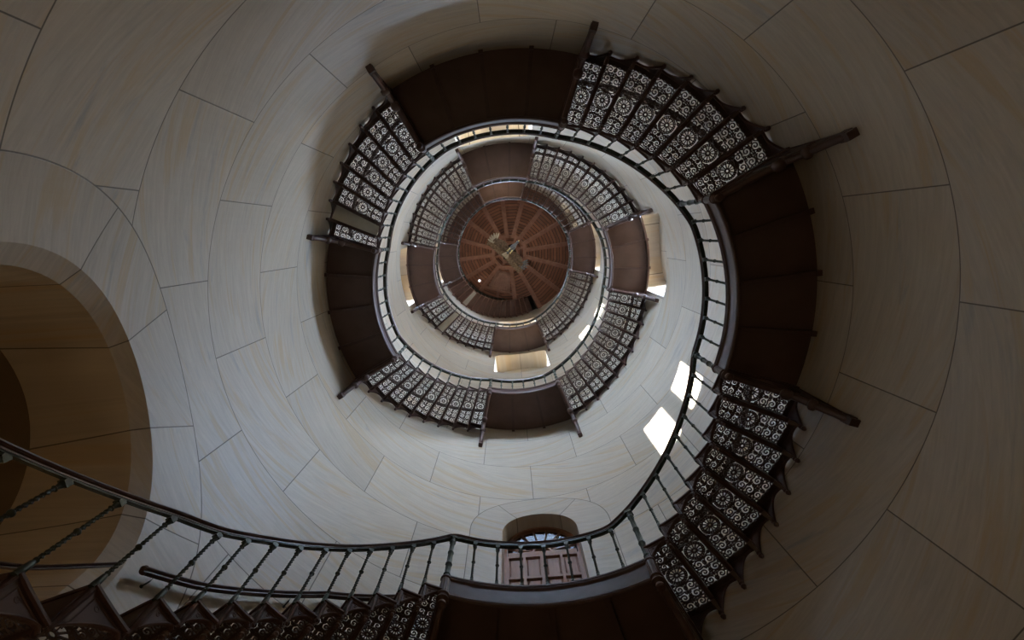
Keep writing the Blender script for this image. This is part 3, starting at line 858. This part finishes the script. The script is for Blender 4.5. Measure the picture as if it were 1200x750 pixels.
# ------------------------------------------------------------------ landings
LAND_WHERE = [
 'lowest brown iron landing in front of the panelled door, dark from below',
 'large dark iron landing at the right side of the outer turn',
 'large dark iron landing at the top of the outer turn',
 'large dark iron landing at the left of the outer turn',
 'brown iron landing at the bottom of the second turn',
 'brown iron landing at the right of the second turn, in front of a window recess',
 'brown iron landing at the top of the second turn, under a window recess',
 'brown iron landing at the left of the second turn, in front of a yellowish recess',
 'small brown landing at the bottom of the third turn, above a stone recess',
 'small brown landing at the right of the third turn, beside the ceiling',
 'small brown landing at the top of the third turn, touching the ceiling edge',
 'small brown landing at the left of the third turn, where the last flight starts']
for k in range(12):
    a, b = A[k]; z = H[k]; seg = 4 if k < 4 else 3
    e = thing('stair_landing', LAND_WHERE[k], 'landing', P((r+R)/2, (a+b)/2, z-.03), 'landings of the winding stair')
    link('landing_plate', MB().arc(r, R+.004, b, a, z-.03, z, 24).mesh('landing_plate', M['plate']), e)
    for i in range(1, seg):
        th = a+(b-a)*i/seg
        F = Matrix.Identity(4); rb = MB()
        rb.box(F, r+.01, R+.0, -.014, .014, -.095, -.03); rb.box(F, r+.01, R, -.026, .026, -.110, -.092)
        rb.box(F, R-.045, R+.003, -.030, .030, -.130, -.09)
        link('rib', rb.mesh('rib', M['iron']), e, loc=(0, 0, z), rotz=th*D2)
    f = MB(); da = 1.2
    n = 24
    path = [(r, a+(b-a)*i/n, z) for i in range(n+1)]
    f.sweep(path, [(-.012, -.225), (.014, -.225), (.014, .0), (-.012, .0)])
    f.sweep(path, [(-.040, .0), (.02, .0), (.02, .018), (-.040, .018)])
    f.sweep(path, [(-.030, -.020), (-.012, -.028), (-.012, .0), (-.034, .0)])
    f.sweep(path, [(.022*math.cos(t), -.232+.024*math.sin(t)) for t in [i*math.pi/4 for i in range(8)]])
    link('fascia', f.mesh('fascia', M['iron'], True), e)
    if k in (5, 7, 9, 11):
        f = MB(); path = [(R-.03, a+(b-a)*i/n, z) for i in range(n+1)]
        f.sweep(path, [(-.03, -.13), (.01, -.13), (.01, .03), (-.03, .03)])
        link('outer_frame', f.mesh('outer_frame', M['iron']), e)
    for th in (a, b):
        link('bracket', BRACKET, e, loc=(0, 0, z), rotz=th*D2)
        link('newel_drop', NFOOT, e, loc=P(r, th, z), rotz=th*D2)
    link('newel_post', NEWEL, e, loc=P(r, a, z), rotz=a*D2)
    link('newel_post', NEWEL, e, loc=P(r, b, z), rotz=b*D2).scale = (1, 1, (RAIL+RISE)/RAIL)
    nb = 7 if k < 4 else 5
    for i in range(1, nb+1):
        th = a+(b-a)*i/(nb+1)
        link('baluster', BAL, e, loc=P(r, th, z), rotz=th*D2)

# ------------------------------------------------------------------ handrails
def smooth_path(pts, rho, step=1.2):
    pts = sorted(pts, key=lambda q: -q[0])
    out = []; x = [-p[0] for p in pts]; y = [p[1] for p in pts]
    t = x[0]
    while t < x[-1]:
        z = sum(float(np.interp(t+d, x, y)) for d in (-1.2, 0, 1.2))/3
        out.append((rho, -t, z)); t += step
    return out
RAILPROF = [(-.022, 0), (.022, 0), (.022, .012), (.030, .020), (.033, .034), (.026, .048), (.012, .056), (-.012, .056), (-.026, .048), (-.033, .034), (-.030, .020), (-.022, .012)]
hr = thing('handrail', 'dark varnished handrail winding round the open well from bottom left up to the ceiling', 'handrail', P(r, 190.4, 1.61))
main = smooth_path(rail_line(), r, 1.0)
link('rail', MB().sweep(main, [(a*1.2, b*1.1+.014) for a, b in RAILPROF]).mesh('rail', M['railwood'], True), hr)
link('rail_strip', MB().sweep(main, [(-.021, 0), (.021, 0), (.021, .018), (-.021, .018)]).mesh('rail_strip', M['bronze']), hr)

def wall_rail(a0, z0, a1, z1, label, pts=None, rho=3.185, seg=None):
    pts = pts or [(a0, z0), (a1, z1)]
    x = [-p[0] for p in pts]; y = [p[1] for p in pts]
    n = 24; path = []
    for i in range(n+1):
        t = x[0]+(x[-1]-x[0])*i/n; path.append((rho, -t, float(np.interp(t, x, y))))
    e = thing('wall_handrail', label, 'handrail', P(rho, path[0][1], path[0][2]), 'handrails along the wall')
    mb = MB(); sc = 1.15
    for q in (0, -1):
        c_ = P(path[q][0], path[q][1], path[q][2]+.032); mb.lathe(c_[0], c_[1], [(.001, c_[2]-.034), (.026, c_[2]-.028), (.036, c_[2]), (.026, c_[2]+.026), (.001, c_[2]+.032)], 12)
    mb.sweep(path, [(p*sc, q*sc) for p, q in RAILPROF])
    link('rail', mb.mesh('rail', M['railwood'], True), e)
    for f in (.06, .5, .94):
        j = int(f*n); rho_, th, z = path[j]
        s_ = MB().tube([P(rho, th, z+.01), P(rho+.01, th, z-.05), P(R+.003, th, z-.06)], .007, 6)
        s_.tube([P(R-.006, th, z-.06), P(R+.003, th, z-.06)], .014, 10)
        link('rail_support', s_.mesh('rail_support', M['bronze']), e)
    return e
WR = [(-1, 'wooden handrail fixed to the wall beside the nearest flight, at the bottom left')]
wall_rail(150.3, 3.34, 109.5, 5.06, WR[0][1], pts=[(150.3, 3.34), (142.8, 3.65), (124.7, 4.54), (115.7, 4.86), (109.5, 5.08)])
names = ['lower right flight', 'upper right flight of the outer turn', 'upper left flight of the outer turn', 'lower left flight of the outer turn',
         'lower right flight of the second turn', 'upper right flight of the second turn', 'upper left flight of the second turn', 'lower left flight of the second turn',
         'lower right flight of the third turn', 'upper right flight of the innermost turn', 'upper left flight of the innermost turn']
for k in range(11):
    b = A[k][1]; e_ = A[k+1][0]
    wall_rail(b-1, H[k]+RISE+.78, e_+1, H[k+1]+.78, 'wall handrail seen through the steps of the '+names[k])
# guard rail in front of the arched passage
pts = [(153.2, 3.18), (160, 2.62), (166, 2.25), (176, 1.9), (190, 1.6)]
gpath = []
for i in range(21):
    t = 153.2+(190-153.2)*i/20
    gpath.append((3.14, t, float(np.interp(t, [p[0] for p in pts], [p[1] for p in pts]))))
e = thing('guard_rail', 'short dark guard rail crossing the arched opening at the bottom left', 'railing', P(3.14, 170, 1.2))
link('rail', MB().sweep(gpath, [(p*.9, q*.9) for p, q in RAILPROF]).mesh('rail', M['railwood'], True), e)
for t in (155.2, 158.6, 165.0, 172.0, 180.0):
    z = float(np.interp(t, [p[0] for p in gpath], [p[2] for p in gpath])); link('baluster', BAL, e, loc=P(3.14, t, z-RAIL), rotz=t*D2)

# ------------------------------------------------------------------ eagle
def eagle():
    Z = 22.5
    base = (0.10, -0.34, Z)
    e = thing('eagle', 'stuffed eagle with spread wings hanging in the middle under the wooden ceiling', 'bird', base)
    ax = Vector((0.34, -0.38, 0)).normalized()       # tail to head
    side = Vector((-ax.y, ax.x, 0))                   # to the right wing (lower right in the photo)
    Mx = Matrix(((ax.x, side.x, 0, 0), (ax.y, side.y, 0, 0), (0, 0, 1, 0), (0, 0, 0, 1)))
    B = Matrix.Translation(base) @ Mx
    prof = [(-.30, .02, 0), (-.26, .07, 0), (-.15, .115, -.01), (0, .135, -.02), (.12, .125, -.015), (.20, .085, .0), (.25, .062, .01), (.29, .064, .015), (.33, .070, .015), (.37, .062, .01), (.40, .035, .005), (.41, .012, .005)]
    mb = MB(); rings = []
    for x, q, z in prof:
        q *= .8; rings.append([tuple(B @ Vector((x, q*math.cos(t), z+q*.9*math.sin(t)))) for t in [2*math.pi*i/14 for i in range(14)]])
    mb.loft(rings)
    link('body', mb.mesh('body', M['greyFeather'], True), e)
    mb = MB(); mb.tube([tuple(B @ Vector(p)) for p in ((.39, 0, .0), (.43, 0, -.01), (.45, 0, -.04))], [.026, .018, .004], 8)
    link('beak', mb.mesh('beak', M['beak'], True), e)
    def leaf(mb, p, d, L, w_, th=.006, curl=.05, mat=B):
        """flat feather from p along direction d (2d in body frame)"""
        d = Vector((d[0], d[1], 0)).normalized(); s = Vector((-d.y, d.x, 0)); p = Vector(p)
        rings = []
        for i, (t, ww) in enumerate(((0, .45), (.25, .9), (.6, 1), (.85, .75), (1, .12))):
            c = p+d*(L*t)+Vector((0, 0, curl*t*t)); h = w_*ww/2
            rings.append([tuple(mat @ (c+s*q+Vector((0, 0, zz)))) for q, zz in ((-h, 0), (0, -th), (h, 0), (0, th))])
        mb.loft(rings)
    for s in (-1, 1):
        span = 1.0
        mb = MB()
        # arm surface: leading edge bends forward at the wrist
        sec = []
        LE = [(0.0, .13), (.12, .17), (.28, .25), (.42, .28), (.55, .26), (.68, .20), (.80, .12)]
        TE = [(0.0, -.14), (.12, -.22), (.28, -.25), (.42, -.23), (.55, -.20), (.68, -.17), (.80, -.08)]
        for (y, xl), (_, xt) in zip(LE, TE):
            xl -= .20+.15*y; xt -= .20+.15*y; h = .035*(1-y*.8); zc = .05+.16*y*y
            sec.append([tuple(B @ Vector((x, s*y, zc+dz))) for x, dz in ((xl, 0), (xl*.7+xt*.3, h), (xl*.3+xt*.7, h*.6), (xt, 0), (xl*.3+xt*.7, -h*.3), (xl*.7+xt*.3, -h*.6))])
        mb.loft(sec)
        wg = link('wing', mb.mesh('wing', M['feather'], True), e)
        wf = MB()
        for i in range(11):
            y = .10+i*.065; leaf(wf, (-.26-.15*y, s*y, .045+.16*y*y), (-1, s*(.02+.03*i)), .27-.008*i, .11, .005, -.02)
        link('secondary_feathers', wf.mesh('secondary_feathers', M['tawnyFeather'], True), wg)
        cv = MB()
        for i in range(9):
            y = .10+i*.08; leaf(cv, (.16+.03*math.sin(i)-.20-.15*y, s*y, .02+.16*y*y), (-1, s*.1), .20, .09, .004, -.01)
        link('covert_feathers', cv.mesh('covert_feathers', M['feather'], True), wg)
        for i in range(8):
            an = (22+i*15)*D2
            pf = MB(); leaf(pf, (-.19-.032*i, s*.70, .13-.002*i), (math.cos(an), s*math.sin(an)), .36-.02*abs(i-2), .075, .006, .06)
            mt = (M['paleFeather'] if i < 6 else M['tawnyFeather']) if s < 0 else (M['greyFeather'] if i < 5 else M['tawnyFeather'])
            link('primary_feather', pf.mesh('primary_feather', mt, True), wg)
    tl = MB()
    for i in range(-3, 4): leaf(tl, (-.24, .015*i, 0), (-1, .14*i), .24, .07, .006, 0)
    link('tail', tl.mesh('tail', M['paleFeather'], True), e)
    for s in (-1, 1):
        ft = MB(); ft.tube([tuple(B @ Vector(p)) for p in ((-.05, s*.06, -.08), (-.10, s*.07, -.16), (-.16, s*.07, -.17))], [.035, .02, .014], 8)
        for q in (-.03, 0, .03): ft.tube([tuple(B @ Vector(p)) for p in ((-.15, s*.07, -.17), (-.19, s*.07+q, -.18), (-.21, s*.07+q*1.5, -.20))], [.010, .009, .003], 6)
        link('foot', ft.mesh('foot', M['beak'], True), e)
    wv = MB(); wv.tube([(base[0], base[1], Z+.10), (base[0], base[1], CEIL+.0)], .004, 6)
    link('hanging_wire', wv.mesh('hanging_wire', M['bronze']), e)
eagle()
